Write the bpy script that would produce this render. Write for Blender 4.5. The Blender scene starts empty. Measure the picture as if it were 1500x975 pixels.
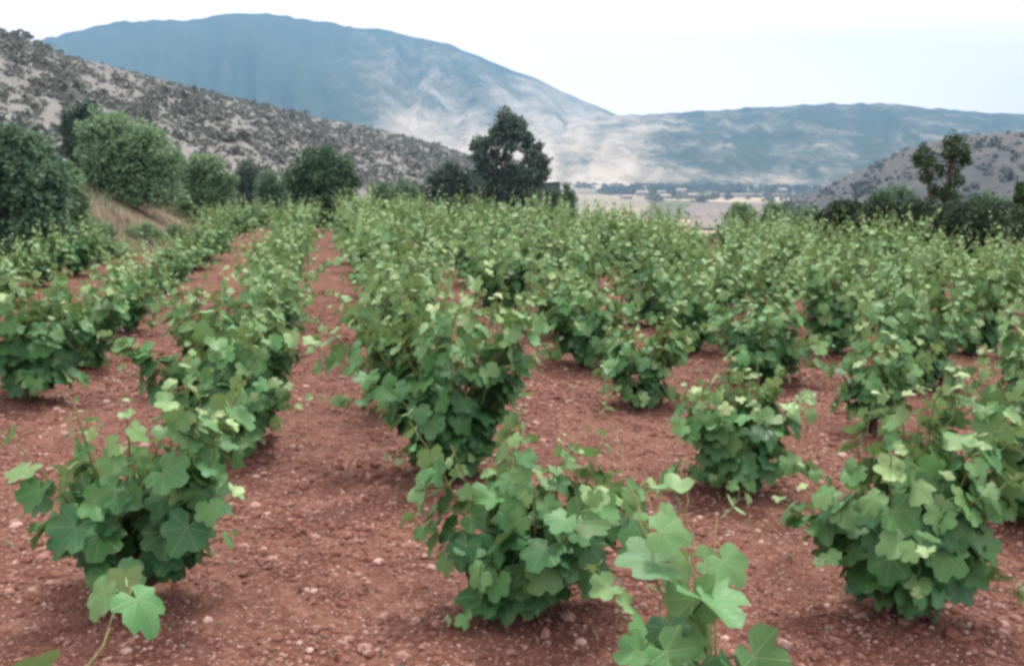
import bpy, math, random
import numpy as np
from mathutils import Matrix, Vector

# ------------------------------------------------------------------ camera, sky, sun, exposure
SC = bpy.context.scene
COL = SC.collection
R_ = random.Random(11)
NR = np.random.default_rng(5)

EYE = 1.6
YAW, PITCH = math.radians(10.35), math.radians(9.44)
camd = bpy.data.cameras.new('camera')
camd.lens, camd.sensor_width = 35.0, 36.0
camd.clip_start, camd.clip_end = 0.05, 30000
cam = bpy.data.objects.new('camera', camd)
cam.location = (0, 0, EYE)
cam.rotation_euler = (math.pi/2 - PITCH, 0, -YAW)
COL.objects.link(cam)
SC.camera = cam

SUN_EL, SUN_AZ = math.radians(62), math.radians(28)      # azimuth clockwise from +Y
world = bpy.data.worlds.new('World')
SC.world = world
world.use_nodes = True
wt = world.node_tree
wt.nodes.clear()
wo = wt.nodes.new('ShaderNodeOutputWorld')
bg = wt.nodes.new('ShaderNodeBackground')
sky = wt.nodes.new('ShaderNodeTexSky')
sky.sky_type = 'NISHITA'
sky.sun_disc = False
sky.sun_elevation, sky.sun_rotation = SUN_EL, SUN_AZ
sky.air_density, sky.dust_density, sky.ozone_density = 1.0, 3.0, 1.0
tc = wt.nodes.new('ShaderNodeTexCoord')
mp = wt.nodes.new('ShaderNodeMapping'); mp.inputs['Scale'].default_value = (1.6, 1.6, 5.0)
cn = wt.nodes.new('ShaderNodeTexNoise'); cn.inputs['Scale'].default_value = 1.7; cn.inputs['Detail'].default_value = 5
cr = wt.nodes.new('ShaderNodeMapRange')
cr.inputs['From Min'].default_value, cr.inputs['From Max'].default_value = 0.3, 0.6
cr.inputs['To Min'].default_value, cr.inputs['To Max'].default_value = 0.86, 0.97
mx = wt.nodes.new('ShaderNodeMix'); mx.data_type = 'RGBA'
mx.inputs['B'].default_value = (14.6, 12.6, 12.2, 1)          # bright thin overcast
wt.links.new(tc.outputs['Generated'], mp.inputs['Vector'])
wt.links.new(mp.outputs['Vector'], cn.inputs['Vector'])
wt.links.new(cn.outputs['Fac'], cr.inputs['Value'])
wt.links.new(cr.outputs['Result'], mx.inputs['Factor'])
wt.links.new(sky.outputs['Color'], mx.inputs['A'])
wt.links.new(mx.outputs['Result'], bg.inputs['Color'])
bg.inputs['Strength'].default_value = 0.1
wt.links.new(bg.outputs['Background'], wo.inputs['Surface'])

sund = bpy.data.lights.new('sun', 'SUN')
sund.energy, sund.angle, sund.color = 2.8, math.radians(12), (1.0, 0.95, 0.87)
sun = bpy.data.objects.new('sun', sund)
sdir = Vector((math.sin(SUN_AZ)*math.cos(SUN_EL), math.cos(SUN_AZ)*math.cos(SUN_EL), math.sin(SUN_EL)))
sun.rotation_euler = (-sdir).to_track_quat('-Z', 'Y').to_euler()
sun.location = (20, 10, 40)
COL.objects.link(sun)

vs = SC.view_settings
vs.view_transform, vs.look, vs.exposure, vs.gamma = 'Standard', 'None', 1.0, 1.0
vs.use_curve_mapping = False
SC.cycles.use_denoising = True
SC.cycles.filter_width = 3.2                                   # a soft old compact-camera lens
SC.cycles.max_bounces, SC.cycles.diffuse_bounces, SC.cycles.transmission_bounces = 7, 3, 4
SC.cycles.volume_bounces = 1
SC.cycles.transparent_max_bounces = 4

# ------------------------------------------------------------------ helpers
FPX, CX, CY = 1458.0, 750.0, 487.5
VF = np.array([math.sin(YAW)*math.cos(PITCH), math.cos(YAW)*math.cos(PITCH), -math.sin(PITCH)])
VR = np.array([math.cos(YAW), -math.sin(YAW), 0.0])
VU = np.array([math.sin(YAW)*math.sin(PITCH), math.cos(YAW)*math.sin(PITCH), math.cos(PITCH)])

def sight(px, py, dist):
    """world point seen from the survey position at a bearing, at a horizontal distance in metres"""
    d = VF + VR*(px-CX)/FPX - VU*(py-CY)/FPX
    return np.array([0, 0, EYE]) + d*(dist/math.hypot(d[0], d[1]))

def hash2(ix, iy, seed):
    n = (ix.astype(np.int64)*374761393 + iy.astype(np.int64)*668265263 + seed*974711) & 0x7fffffff
    n = ((n ^ (n >> 13))*1274126177) & 0x7fffffff
    n = (n ^ (n >> 16)) & 0xffff
    return n/65535.0

def vnoise(x, y, seed=0):
    x = np.asarray(x, float); y = np.asarray(y, float)
    ix, iy = np.floor(x), np.floor(y)
    fx, fy = x-ix, y-iy
    fx, fy = fx*fx*(3-2*fx), fy*fy*(3-2*fy)
    a, b = hash2(ix, iy, seed), hash2(ix+1, iy, seed)
    c, d = hash2(ix, iy+1, seed), hash2(ix+1, iy+1, seed)
    return (a*(1-fx)+b*fx)*(1-fy) + (c*(1-fx)+d*fx)*fy

def fbm(x, y, seed=0, octv=4, gain=0.5):
    s, a, t = 0, 1.0, 0
    for o in range(octv):
        s = s + a*vnoise(np.asarray(x)*2**o, np.asarray(y)*2**o, seed+o*17); t += a; a *= gain
    return s/t

def sstep(a, b, x):
    t = np.clip((np.asarray(x, float)-a)/(b-a), 0, 1)
    return t*t*(3-2*t)

def np_mesh(name, V, Fc, attrs=None, smooth=True):
    """V (n,3), Fc (m,k) index array with k = 3 or 4"""
    V = np.asarray(V, np.float32); Fc = np.asarray(Fc, np.int32)
    me = bpy.data.meshes.new(name)
    m, k = Fc.shape
    me.vertices.add(len(V)); me.vertices.foreach_set('co', V.ravel())
    me.loops.add(m*k); me.loops.foreach_set('vertex_index', Fc.ravel())
    me.polygons.add(m); me.polygons.foreach_set('loop_start', np.arange(0, m*k, k, dtype=np.int32))
    me.polygons.foreach_set('use_smooth', np.full(m, smooth))
    me.update(calc_edges=True)
    for an, av in (attrs or {}).items():
        av = np.asarray(av, np.float32)
        if av.ndim == 1:
            at = me.attributes.new(an, 'FLOAT', 'POINT'); at.data.foreach_set('value', av)
        else:
            at = me.attributes.new(an, 'FLOAT_VECTOR', 'POINT'); at.data.foreach_set('vector', av.ravel())
    return me

def link(name, data, parent=None, mat=None, label=None, cat=None, group=None, kind=None):
    o = bpy.data.objects.new(name, data)
    COL.objects.link(o)
    if parent: o.parent = parent
    if mat and data is not None and len(data.materials) == 0: data.materials.append(mat)
    if label: o['label'] = label
    if cat: o['category'] = cat
    if group: o['group'] = group
    if kind: o['kind'] = kind
    return o

def tube(path, radii, n=6):
    """swept tube, returns V, F(quads)"""
    P = np.asarray(path, float); k = len(P)
    T = np.gradient(P, axis=0); T /= np.linalg.norm(T, axis=1)[:, None]+1e-9
    ref = np.array([0.31, 0.92, 0.23]); V = []
    for i in range(k):
        a = np.cross(T[i], ref); a /= np.linalg.norm(a)+1e-9; b = np.cross(T[i], a)
        ang = np.arange(n)*2*math.pi/n
        V.append(P[i] + radii[i]*(np.cos(ang)[:, None]*a + np.sin(ang)[:, None]*b))
    V = np.concatenate(V)
    Fq = []
    for i in range(k-1):
        for j in range(n):
            Fq.append((i*n+j, i*n+(j+1) % n, (i+1)*n+(j+1) % n, (i+1)*n+j))
    # end cap
    V = np.vstack([V, P[-1]+T[-1]*radii[-1]*0.6])
    for j in range(n):
        Fq.append(((k-1)*n+j, (k-1)*n+(j+1) % n, len(V)-1, len(V)-1))
    return V, Fq

class Join:
    def __init__(s): s.V = []; s.F = []; s.n = 0
    def add(s, V, F):
        s.V.append(V); s.F += [tuple(i+s.n for i in f) for f in F]; s.n += len(V)
    def mesh(s, name):
        me = bpy.data.meshes.new(name)
        F = []
        for f in s.F:
            g = []
            for i in f:
                if i not in g: g.append(i)
            F.append(g)
        me.from_pydata(np.concatenate(s.V).tolist(), [], F)
        me.polygons.foreach_set('use_smooth', [True]*len(me.polygons))
        me.update()
        return me

# ------------------------------------------------------------------ materials
class NT:
    def __init__(s, name):
        s.m = bpy.data.materials.new(name); s.m.use_nodes = True
        s.t = s.m.node_tree; s.t.nodes.clear()
        s.out = s.t.nodes.new('ShaderNodeOutputMaterial')
    def n(s, typ, **kw):
        nd = s.t.nodes.new('ShaderNode'+typ)
        for k, v in kw.items():
            if k in nd.inputs: s.set(nd.inputs[k], v)
            else: setattr(nd, k, v)
        return nd
    def set(s, sock, v):
        if isinstance(v, bpy.types.NodeSocket): s.t.links.new(v, sock)
        elif isinstance(v, (tuple, list)) and len(v) == 3 and sock.type == 'RGBA': sock.default_value = (*v, 1)
        else: sock.default_value = v
    def math(s, op, a, b=None, clamp=False):
        nd = s.t.nodes.new('ShaderNodeMath'); nd.operation = op; nd.use_clamp = clamp
        s.set(nd.inputs[0], a)
        if b is not None: s.set(nd.inputs[1], b)
        return nd.outputs[0]
    def mix(s, f, a, b, mode='MIX'):
        nd = s.t.nodes.new('ShaderNodeMix'); nd.data_type = 'RGBA'; nd.blend_type = mode
        s.set(nd.inputs['Factor'], f); s.set(nd.inputs['A'], a); s.set(nd.inputs['B'], b)
        return nd.outputs['Result']
    def noise(s, scale, detail=4, vec=None, rough=0.5, out='Fac'):
        nd = s.n('TexNoise', Scale=scale, Detail=detail, Roughness=rough)
        if vec is not None: s.t.links.new(vec, nd.inputs['Vector'])
        return nd.outputs[out]
    def rng(s, v, a, b, c=0.0, d=1.0, smooth=True):
        nd = s.n('MapRange'); nd.interpolation_type = 'SMOOTHSTEP' if smooth else 'LINEAR'
        s.set(nd.inputs['Value'], v)
        for k, x in (('From Min', a), ('From Max', b), ('To Min', c), ('To Max', d)): nd.inputs[k].default_value = x
        return nd.outputs['Result']
    def attr(s, name, out='Fac'):
        return s.n('Attribute', attribute_name=name).outputs[out]
    def pos(s): return s.n('NewGeometry').outputs['Position']
    def bump(s, h, strength, dist):
        return s.n('Bump', Height=h, Strength=strength, Distance=dist).outputs['Normal']
    def finish(s, col, rough=0.9, spec=0.2, normal=None, transl=0.0, tcol=None):
        p = s.n('BsdfPrincipled', Roughness=rough)
        s.set(p.inputs['Base Color'], col); p.inputs['Specular IOR Level'].default_value = spec
        if normal is not None: s.t.links.new(normal, p.inputs['Normal'])
        sh = p.outputs[0]
        if transl:
            tr = s.n('BsdfTranslucent'); s.set(tr.inputs['Color'], tcol if tcol is not None else col)
            m = s.n('MixShader'); m.inputs[0].default_value = transl
            s.t.links.new(sh, m.inputs[1]); s.t.links.new(tr.outputs[0], m.inputs[2]); sh = m.outputs[0]
        s.t.links.new(sh, s.out.inputs['Surface'])
        return s.m

def mat_vine_leaf():
    t = NT('vine_leaf')
    age, rnd = t.attr('age'), t.attr('rnd')
    oi = t.n('ObjectInfo').outputs['Random']
    r2 = t.math('FRACT', t.math('ADD', rnd, oi))
    ramp = t.n('ValToRGB', Fac=age)
    e = ramp.color_ramp.elements
    e[0].position, e[0].color = 0.0, (0.036, 0.118, 0.045, 1)
    e[1].position, e[1].color = 1.0, (0.240, 0.345, 0.165, 1)
    x = e.new(0.35); x.color = (0.080, 0.205, 0.076, 1)
    x = e.new(0.70); x.color = (0.168, 0.292, 0.126, 1)
    hv = t.n('HueSaturation', Color=ramp.outputs['Color'])
    t.set(hv.inputs['Hue'], t.rng(r2, 0, 1, 0.478, 0.520, False))
    t.set(hv.inputs['Value'], t.rng(t.math('FRACT', t.math('MULTIPLY', r2, 7.31)), 0, 1, 0.76, 1.26, False))
    hv.inputs['Saturation'].default_value = 1.08
    lc = t.attr('lc', 'Vector')
    sp = t.n('SeparateXYZ', Vector=lc)
    # main veins fan out from the leaf stalk, side veins off each of them
    ang = t.math('ARCTAN2', sp.outputs[0], sp.outputs[1])
    rad = t.n('VectorMath', operation='LENGTH', Vector=lc).outputs['Value']
    pp = t.math('PINGPONG', t.math('ADD', ang, 0.44), 0.44)
    off = t.math('ABSOLUTE', t.math('MULTIPLY', t.math('SUBTRACT', 0.44, pp), rad))
    vein = t.rng(off, 0.006, 0.030, 1.0, 0.0)
    side = t.math('PINGPONG', t.math('ADD', t.math('MULTIPLY', rad, 1.0), t.math('MULTIPLY', off, -1.2)), 0.09)
    vein = t.math('MAXIMUM', vein, t.math('MULTIPLY', t.rng(side, 0.0, 0.016, 1.0, 0.0), 0.45))
    col = t.mix(t.math('MULTIPLY', vein, 0.42), hv.outputs['Color'], (0.22, 0.30, 0.14))
    blot = t.noise(9.0, 3, t.pos())
    col = t.mix(t.rng(blot, 0.45, 0.75, 0, 0.22), col, (0.13, 0.20, 0.07))
    back = t.n('NewGeometry').outputs['Backfacing']
    col = t.mix(t.math('MULTIPLY', back, 0.5), col, (0.150, 0.240, 0.135))
    bp = t.bump(vein, 0.35, 0.004)
    return t.finish(col, 0.48, 0.28, bp, 0.26, t.mix(0.5, col, (0.16, 0.24, 0.03)))

def mat_foliage(name, dark, light, transl=0.18, rough=0.6):
    t = NT(name)
    r = t.attr('rnd')
    oi = t.n('ObjectInfo').outputs['Random']
    col = t.mix(r, dark, light)
    hv = t.n('HueSaturation', Color=col)
    t.set(hv.inputs['Value'], t.rng(oi, 0, 1, 0.82, 1.15, False))
    return t.finish(hv.outputs['Color'], rough, 0.25, None, transl)

def mat_bark(name, a, b, scale=30):
    t = NT(name)
    p = t.n('TexCoord').outputs['Object']
    mp = t.n('Mapping', Vector=p); mp.inputs['Scale'].default_value = (1, 1, 0.25)
    n1 = t.noise(scale, 6, mp.outputs[0], 0.65)
    return t.finish(t.mix(t.rng(n1, 0.35, 0.65), a, b), 0.9, 0.15, t.bump(n1, 0.8, 0.01))

def mat_soil():
    t = NT('red_soil')
    p = t.pos()
    big = t.noise(0.55, 5, p)
    mid = t.noise(4.5, 6, p, 0.6)
    fine = t.noise(38, 5, p, 0.65)
    col = t.mix(t.rng(mid, 0.32, 0.68), (0.082, 0.034, 0.024), (0.150, 0.074, 0.055))
    col = t.mix(t.rng(fine, 0.50, 0.68, 0, 0.85), col, (0.215, 0.124, 0.100))
    col = t.mix(t.rng(fine, 0.32, 0.46, 0.6, 0.0), col, (0.075, 0.030, 0.021))
    # thin olive film of dead weeds in places
    col = t.mix(t.math('MULTIPLY', t.rng(big, 0.54, 0.66), t.rng(mid, 0.45, 0.60)), col, (0.095, 0.068, 0.034))
    vor = t.n('TexVoronoi', Scale=55.0); t.t.links.new(p, vor.inputs['Vector'])
    chip = t.math('MULTIPLY', t.rng(vor.outputs['Distance'], 0.18, 0.34, 1.0, 0.0), t.rng(t.noise(21, 2, p), 0.50, 0.58))
    col = t.mix(t.math('MULTIPLY', chip, 0.75), col, (0.400, 0.255, 0.215))
    # dry grass country away from the vineyard
    dry = t.attr('dry')
    g1 = t.noise(0.35, 6, p, 0.6); g2 = t.noise(6.0, 4, p)
    gcol = t.mix(t.rng(g1, 0.4, 0.6), (0.120, 0.090, 0.060), (0.230, 0.180, 0.135))
    gcol = t.mix(t.rng(g2, 0.50, 0.66, 0, 0.7), gcol, (0.095, 0.120, 0.055))
    col = t.mix(dry, col, gcol)
    # valley floor: dull olive land with pale stubble
    far = t.attr('far')
    vo = t.n('TexVoronoi', Scale=0.0062); t.t.links.new(p, vo.inputs['Vector'])
    vv = t.n('SeparateColor', Color=vo.outputs['Color']).outputs[0]
    fcol = t.mix(t.rng(vv, 0.50, 0.62), (0.095, 0.105, 0.068), (0.360, 0.300, 0.225))
    fcol = t.mix(t.rng(t.noise(0.02, 5, p), 0.45, 0.62, 0, 0.6), fcol, (0.085, 0.095, 0.060))
    col = t.mix(far, col, fcol)
    h = t.math('ADD', t.math('MULTIPLY', fine, 0.5), t.math('ADD', mid, t.math('MULTIPLY', chip, 0.35)))
    return t.finish(col, 0.95, 0.12, t.bump(h, 0.9, 0.03))

def mat_stone():
    t = NT('stone')
    r = t.attr('rnd')
    ramp = t.n('ValToRGB', Fac=r)
    e = ramp.color_ramp.elements
    e[0].position, e[0].color = 0.0, (0.110, 0.044, 0.030, 1)
    e[1].position, e[1].color = 1.0, (0.430, 0.325, 0.285, 1)
    for p_, c in ((0.45, (0.155, 0.073, 0.055, 1)), (0.75, (0.255, 0.150, 0.124, 1))):
        x = e.new(p_); x.color = c
    n1 = t.noise(60, 4, t.pos())
    return t.finish(t.mix(t.rng(n1, 0.3, 0.7, 0, 0.35), ramp.outputs['Color'], (0.20, 0.10, 0.08)), 0.9, 0.15, t.bump(n1, 0.5, 0.01))

def mat_land(name, scrub, bare, scale, lo=0.42, hi=0.60, bumpd=4.0, dots=None, stretch=(1, 1, 1)):
    """hillside: scrub over bare earth; the attribute 'bare' says where the cover is thin; on the far mountains it also paints in sunlight"""
    t = NT(name)
    p = t.pos()
    mpn = t.n('Mapping', Vector=p); mpn.inputs['Scale'].default_value = stretch
    p = mpn.outputs[0]
    n1 = t.noise(scale, 8, p, 0.62)
    n2 = t.noise(scale*6.3, 5, p, 0.6)
    f = t.math('ADD', t.math('ADD', t.math('MULTIPLY', n1, 0.65), t.math('MULTIPLY', n2, 0.35)), t.attr('bare'))
    col = t.mix(t.rng(f, lo, hi), scrub, bare)
    if dots:
        v = t.n('TexVoronoi', Scale=dots); t.t.links.new(p, v.inputs['Vector'])
        sc = t.n('SeparateColor', Color=v.outputs['Color']).outputs[0]
        d = t.math('MULTIPLY', t.rng(v.outputs['Distance'], 0.25, 0.45, 1.0, 0.0), t.rng(sc, 0.35, 0.45))
        col = t.mix(t.math('MULTIPLY', d, 0.8), col, scrub)
    return t.finish(col, 0.95, 0.1, t.bump(n2, 0.6, bumpd))

def mat_flat(name, a, b, scale, rough=0.9):
    t = NT(name)
    n1 = t.noise(scale, 5, t.pos())
    return t.finish(t.mix(t.rng(n1, 0.35, 0.65), a, b), rough, 0.15)

M_LEAF = mat_vine_leaf()
M_CANE = mat_bark('green_cane', (0.115, 0.135, 0.050), (0.200, 0.170, 0.080), 60)
M_TRUNK = mat_bark('vine_bark', (0.035, 0.025, 0.020), (0.110, 0.080, 0.062), 45)
M_BARK = mat_bark('tree_bark', (0.050, 0.042, 0.036), (0.130, 0.110, 0.095), 14)
M_SOIL = mat_soil()
M_STONE = mat_stone()
M_OAK = mat_foliage('evergreen_leaf', (0.040, 0.082, 0.070), (0.120, 0.170, 0.132), 0.18)
M_BUSH_D = mat_foliage('dark_bush_leaf', (0.040, 0.100, 0.060), (0.150, 0.245, 0.145), 0.25)
M_BUSH_L = mat_foliage('grey_green_bush_leaf', (0.100, 0.190, 0.100), (0.220, 0.335, 0.190), 0.28)
M_HEDGE = mat_foliage('hedge_leaf', (0.014, 0.036, 0.016), (0.058, 0.098, 0.046))
M_YOUNG = mat_foliage('young_tree_leaf', (0.024, 0.056, 0.016), (0.075, 0.120, 0.040))
M_SCRUB = mat_foliage('scrub_leaf', (0.096, 0.112, 0.100), (0.170, 0.186, 0.166), 0.08)
M_SCRUB2 = mat_foliage('dark_scrub_leaf', (0.046, 0.056, 0.050), (0.086, 0.100, 0.086), 0.08)
M_DRY = mat_foliage('dry_grass_blade', (0.105, 0.095, 0.062), (0.210, 0.185, 0.130), 0.2)

# ------------------------------------------------------------------ ground: one sheet to the mountains
def relief(x, y):
    return 0.05*(fbm(x*1.1, y*1.1, 3, 3)-0.5) + 0.055*(fbm(x*5, y*5, 9, 4, .6)-0.5)

def G0(x, y):
    x = np.asarray(x, float); y = np.asarray(y, float)
    z = -0.04*np.clip(x, -5, 15)
    z = z + 0.95*sstep(0, 2.6, -4.8+1.9*sstep(12, 20, y)-x)*sstep(8, 13, y) + 0.05*np.clip(-7.5-x, 0, 60)
    r = np.hypot(np.clip(y-27, 0, None), np.clip(x-15, 0, None))
    left = 0.35+0.65*sstep(-60, 30, x)
    z = z - 34.0*(1-np.exp(-r/330.0))*np.where(r > 900, 1.0, left+(1-left)*np.clip(r/900, 0, 1))
    return z

def G(x, y):
    near = sstep(60, 25, np.hypot(x, y))
    return G0(x, y) + relief(x, y)*near + 2.5*(fbm(np.asarray(x)/90., np.asarray(y)/90., 21, 3)-0.5)*sstep(60, 250, np.hypot(x, y))

def grow(a, step, lim, k=1.13):
    out = []; v = a
    while abs(v) < lim:
        v += step; out.append(v); step *= k
    return out
xs = np.arange(-5.0, 8.01, 0.055)
xs = np.concatenate([grow(-5.0, -0.07, 3900)[::-1], xs, grow(8.0, 0.07, 3900)])
ys = np.concatenate([np.arange(1.5, 11.0, 0.055), np.arange(11.0, 27, 0.13)])
ys = np.concatenate([grow(1.5, -0.2, 300, 1.4)[::-1], ys, grow(27.0, 0.2, 3900, 1.09)])
X, Y = np.meshgrid(xs, ys)
Z = G(X, Y)
nx, ny = len(xs), len(ys)
I = np.arange(nx*ny).reshape(ny, nx)
Fq = np.stack([I[:-1, :-1], I[:-1, 1:], I[1:, 1:], I[1:, :-1]], -1).reshape(-1, 4)
dist = np.hypot(X, Y)
dry = np.clip(sstep(0.1, 0.8, -4.8+1.9*sstep(12, 20, Y)-X + 1.2*(fbm(X*.7, Y*.7, 31)-.5))*sstep(7, 11, Y) + sstep(27, 31, Y) + sstep(12.5, 15, X), 0, 1)
ground = link('ground', np_mesh('ground', np.stack([X, Y, Z], -1).reshape(-1, 3), Fq,
              {'dry': dry.ravel(), 'far': sstep(80, 260, dist).ravel()}), mat=M_SOIL, kind='structure')
ground['label'] = 'red stony vineyard soil running down into the valley'

# ------------------------------------------------------------------ hills and mountains
def hill(name, ridge, dr, df, zf, mat, pxr, bare=None, amp=0.1, gul=0.12, seed=1, nu=300, nv=70, label=None, pw=1.0, gfreq=90.0, rough=0.02):
    """ridge: (bearing, height) survey of the skyline; dr, df: distance of skyline and of foot"""
    rp = np.array(ridge, float)
    us = np.linspace(pxr[0], pxr[1], nu)
    vv = np.concatenate([np.linspace(0, 1, nv), np.linspace(1.02, 1.16, 6)])
    P = np.zeros((len(vv), nu, 3)); B = np.zeros((len(vv), nu))
    for i, u in enumerate(us):
        py = np.interp(u, rp[:, 0], rp[:, 1])
        Dr = dr(u) if callable(dr) else dr
        Df = df(u) if callable(df) else df
        top = sight(u, py, Dr)
        d = top[:2]/np.linalg.norm(top[:2])
        D = Df+(Dr-Df)*vv
        f = np.where(vv <= 1, np.clip(vv, 0, 1)**pw, 1-(vv-1)*3.0)
        hgt = top[2]-zf
        w = np.sin(np.clip(vv, 0, 1)*math.pi)**0.8
        g1 = 1-np.abs(2*fbm(u/gfreq + 0.8*fbm(vv*2.5, vv*0+u/300., seed+5), vv*1.3+0*u, seed, 3)-1)
        z = zf + hgt*f + hgt*w*gul*(g1-0.62)*1.6 + hgt*amp*w*(fbm(np.full_like(vv, u/160.), vv*5, seed+3, 4)-0.5)*2
        z += hgt*rough*(fbm(np.full_like(vv, u/14.), vv*22, seed+8, 3)-0.5)*np.clip(vv*6, 0, 1)
        P[:, i, 0], P[:, i, 1], P[:, i, 2] = d[0]*D, d[1]*D, z
        B[:, i] = bare(u, vv, g1) if bare else 0
    n, m = len(vv), nu
    I = np.arange(n*m).reshape(n, m)
    Fc = np.stack([I[:-1, :-1], I[:-1, 1:], I[1:, 1:], I[1:, :-1]], -1).reshape(-1, 4)
    o = link(name, np_mesh(name, P.reshape(-1, 3), Fc, {'bare': B.ravel()}), mat=mat, kind='structure')
    if label: o['label'] = label
    return P, us, vv

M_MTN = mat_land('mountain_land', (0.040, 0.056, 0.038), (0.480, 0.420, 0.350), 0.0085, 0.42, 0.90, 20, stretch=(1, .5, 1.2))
M_RIDGE = mat_land('ridge_land', (0.036, 0.050, 0.036), (0.430, 0.375, 0.300), 0.013, 0.44, 0.84, 16, stretch=(1, .4, 1.4))
M_HILL_L = mat_land('scrub_hill_land', (0.118, 0.124, 0.117), (0.160, 0.162, 0.156), 0.16, 0.34, 0.66, 1.0)
M_HILL_R = mat_land('dark_hill_land', (0.044, 0.050, 0.048), (0.084, 0.078, 0.076), 0.03, 0.40, 0.68, 2.0, dots=0.2)

def bare_sunlit_mtn(u, v, g):  # pale bare land, with sunlit right and cloud-shaded left painted into the colour
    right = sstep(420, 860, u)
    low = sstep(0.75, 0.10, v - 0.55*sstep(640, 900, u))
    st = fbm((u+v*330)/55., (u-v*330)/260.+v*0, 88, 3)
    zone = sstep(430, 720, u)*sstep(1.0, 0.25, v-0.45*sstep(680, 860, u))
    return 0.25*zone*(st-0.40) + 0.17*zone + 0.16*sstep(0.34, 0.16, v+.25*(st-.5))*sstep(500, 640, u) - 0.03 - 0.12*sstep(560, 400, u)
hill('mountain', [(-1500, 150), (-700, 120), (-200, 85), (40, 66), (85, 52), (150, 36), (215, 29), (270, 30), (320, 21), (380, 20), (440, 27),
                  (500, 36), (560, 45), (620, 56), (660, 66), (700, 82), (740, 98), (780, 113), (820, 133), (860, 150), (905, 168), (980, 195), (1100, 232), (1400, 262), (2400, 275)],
     3700, 2000, -38, M_MTN, (-1500, 1500), bare_sunlit_mtn, 0.02, 0.13, 4, 420, 90, 'high hazy blue mountain behind the valley', 1.0, 62.0, 0.03)
def bare_sunlit_rdg(u, v, g):  # mottled bare land; sunlight on the mountain end painted in as paler ground
    return 0.17*sstep(1060, 840, u)*(0.4+1.2*g) + 0.20*(fbm(u/30.+v*2, v*9+u/60., 91, 4)-.5)*sstep(1.0, .8, v) + 0.06*sstep(0.28, 0.0, v) + 0.05*(g-0.5) - 0.03
hill('mountain', [(-200, 262), (500, 250), (700, 215), (800, 188), (860, 174), (900, 169), (950, 168), (1010, 164), (1080, 159), (1140, 157), (1175, 153), (1240, 152),
                  (1300, 153), (1360, 158), (1420, 163), (1500, 168), (1700, 178), (2300, 170), (3200, 150)],
     3000, 1750, -38, M_RIDGE, (560, 2900), bare_sunlit_rdg, 0.02, 0.12, 14, 420, 80, 'long low blue ridge across the valley', 0.95, 48.0, 0.05)
def bare_hr(u, v, g): return 0.13*sstep(0.55, 1.0, v) - 0.05*sstep(0.5, 0.2, v)
HRP, HRU, HRV = hill('hill', [(1130, 302), (1190, 283), (1230, 262), (1280, 240), (1330, 218), (1380, 203), (1420, 197), (1500, 194), (1650, 185), (2200, 150), (3000, 120)],
     620, 300, -24, M_HILL_R, (1130, 2700), bare_hr, 0.02, 0.07, 23, 260, 60, 'dark mauve hill at the valley mouth behind the hedge', 1.0, 70.0, 0.05)
def dr_l(u): return np.interp(u, [-1200, 0, 350, 700, 820], [150, 190, 270, 430, 520])
def df_l(u): return np.interp(u, [-1200, 0, 350, 700, 820], [38, 46, 75, 190, 330])
RIDGE_L = [(-1200, 10), (-500, 20), (-150, 35), (0, 46), (50, 62), (100, 82), (150, 95), (200, 108), (260, 124), (330, 141), (400, 156), (460, 172),
           (520, 182), (580, 196), (640, 212), (700, 232), (760, 262), (820, 290)]
HP, HU, HV = hill('hillside', RIDGE_L, dr_l, df_l, -3.0, M_HILL_L, (-1200, 820), lambda u, v, g: 0.10*sstep(0.5, 0.1, v)+0.05*(g-.5), 0.03, 0.05, 31, 420, 90,
                  'stony hillside dotted with dark scrub', 0.92, 80.0, 0.02)

# ------------------------------------------------------------------ leaf clouds for shrubs and trees
def leaf_cloud(cent, axes, sizes, seed, droop=0.2, outw=None, aspect=0.55):
    """folded rhombic leaves at points cent (n,3) with outward directions axes (n,3)"""
    g = np.random.default_rng(seed); n = len(cent)
    d = axes + g.normal(0, 0.6, (n, 3)); d[:, 2] -= droop; d /= np.linalg.norm(d, axis=1)[:, None]+1e-9
    nn = g.normal(0, 0.7, (n, 3)) + axes*0.5 + np.array([0, 0, 0.7])
    s = np.cross(d, nn); s /= np.linalg.norm(s, axis=1)[:, None]+1e-9
    nn = np.cross(s, d)
    L = np.asarray(sizes)[:, None]
    a = cent; b = cent + d*L*0.45 + s*L*aspect*0.5 + nn*L*0.10
    c = cent + d*L; e = cent + d*L*0.45 - s*L*aspect*0.5 + nn*L*0.10
    V = np.stack([a, b, c, e], 1).reshape(-1, 3)
    k = np.arange(n)*4
    Fc = np.concatenate([np.stack([k, k+1, k+2], 1), np.stack([k, k+2, k+3], 1)])
    r = np.repeat(np.clip(g.normal(0.45, 0.25, n), 0, 1), 4)
    return V, Fc, r

def clump_points(clumps, n, seed, shell=0.55):
    """clumps: list of (centre, (rx,ry,rz)); n points filled mostly near the skin"""
    g = np.random.default_rng(seed)
    w = np.array([c[1][0]*c[1][2] for c in clumps]); w = w/w.sum()
    idx = g.choice(len(clumps), n, p=w)
    d = g.normal(0, 1, (n, 3)); d /= np.linalg.norm(d, axis=1)[:, None]
    r = shell + (1.06-shell)*g.random(n)**0.7
    C = np.array([c[0] for c in clumps])[idx]; R = np.array([c[1] for c in clumps])[idx]
    return C + d*R*r[:, None], d

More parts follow.
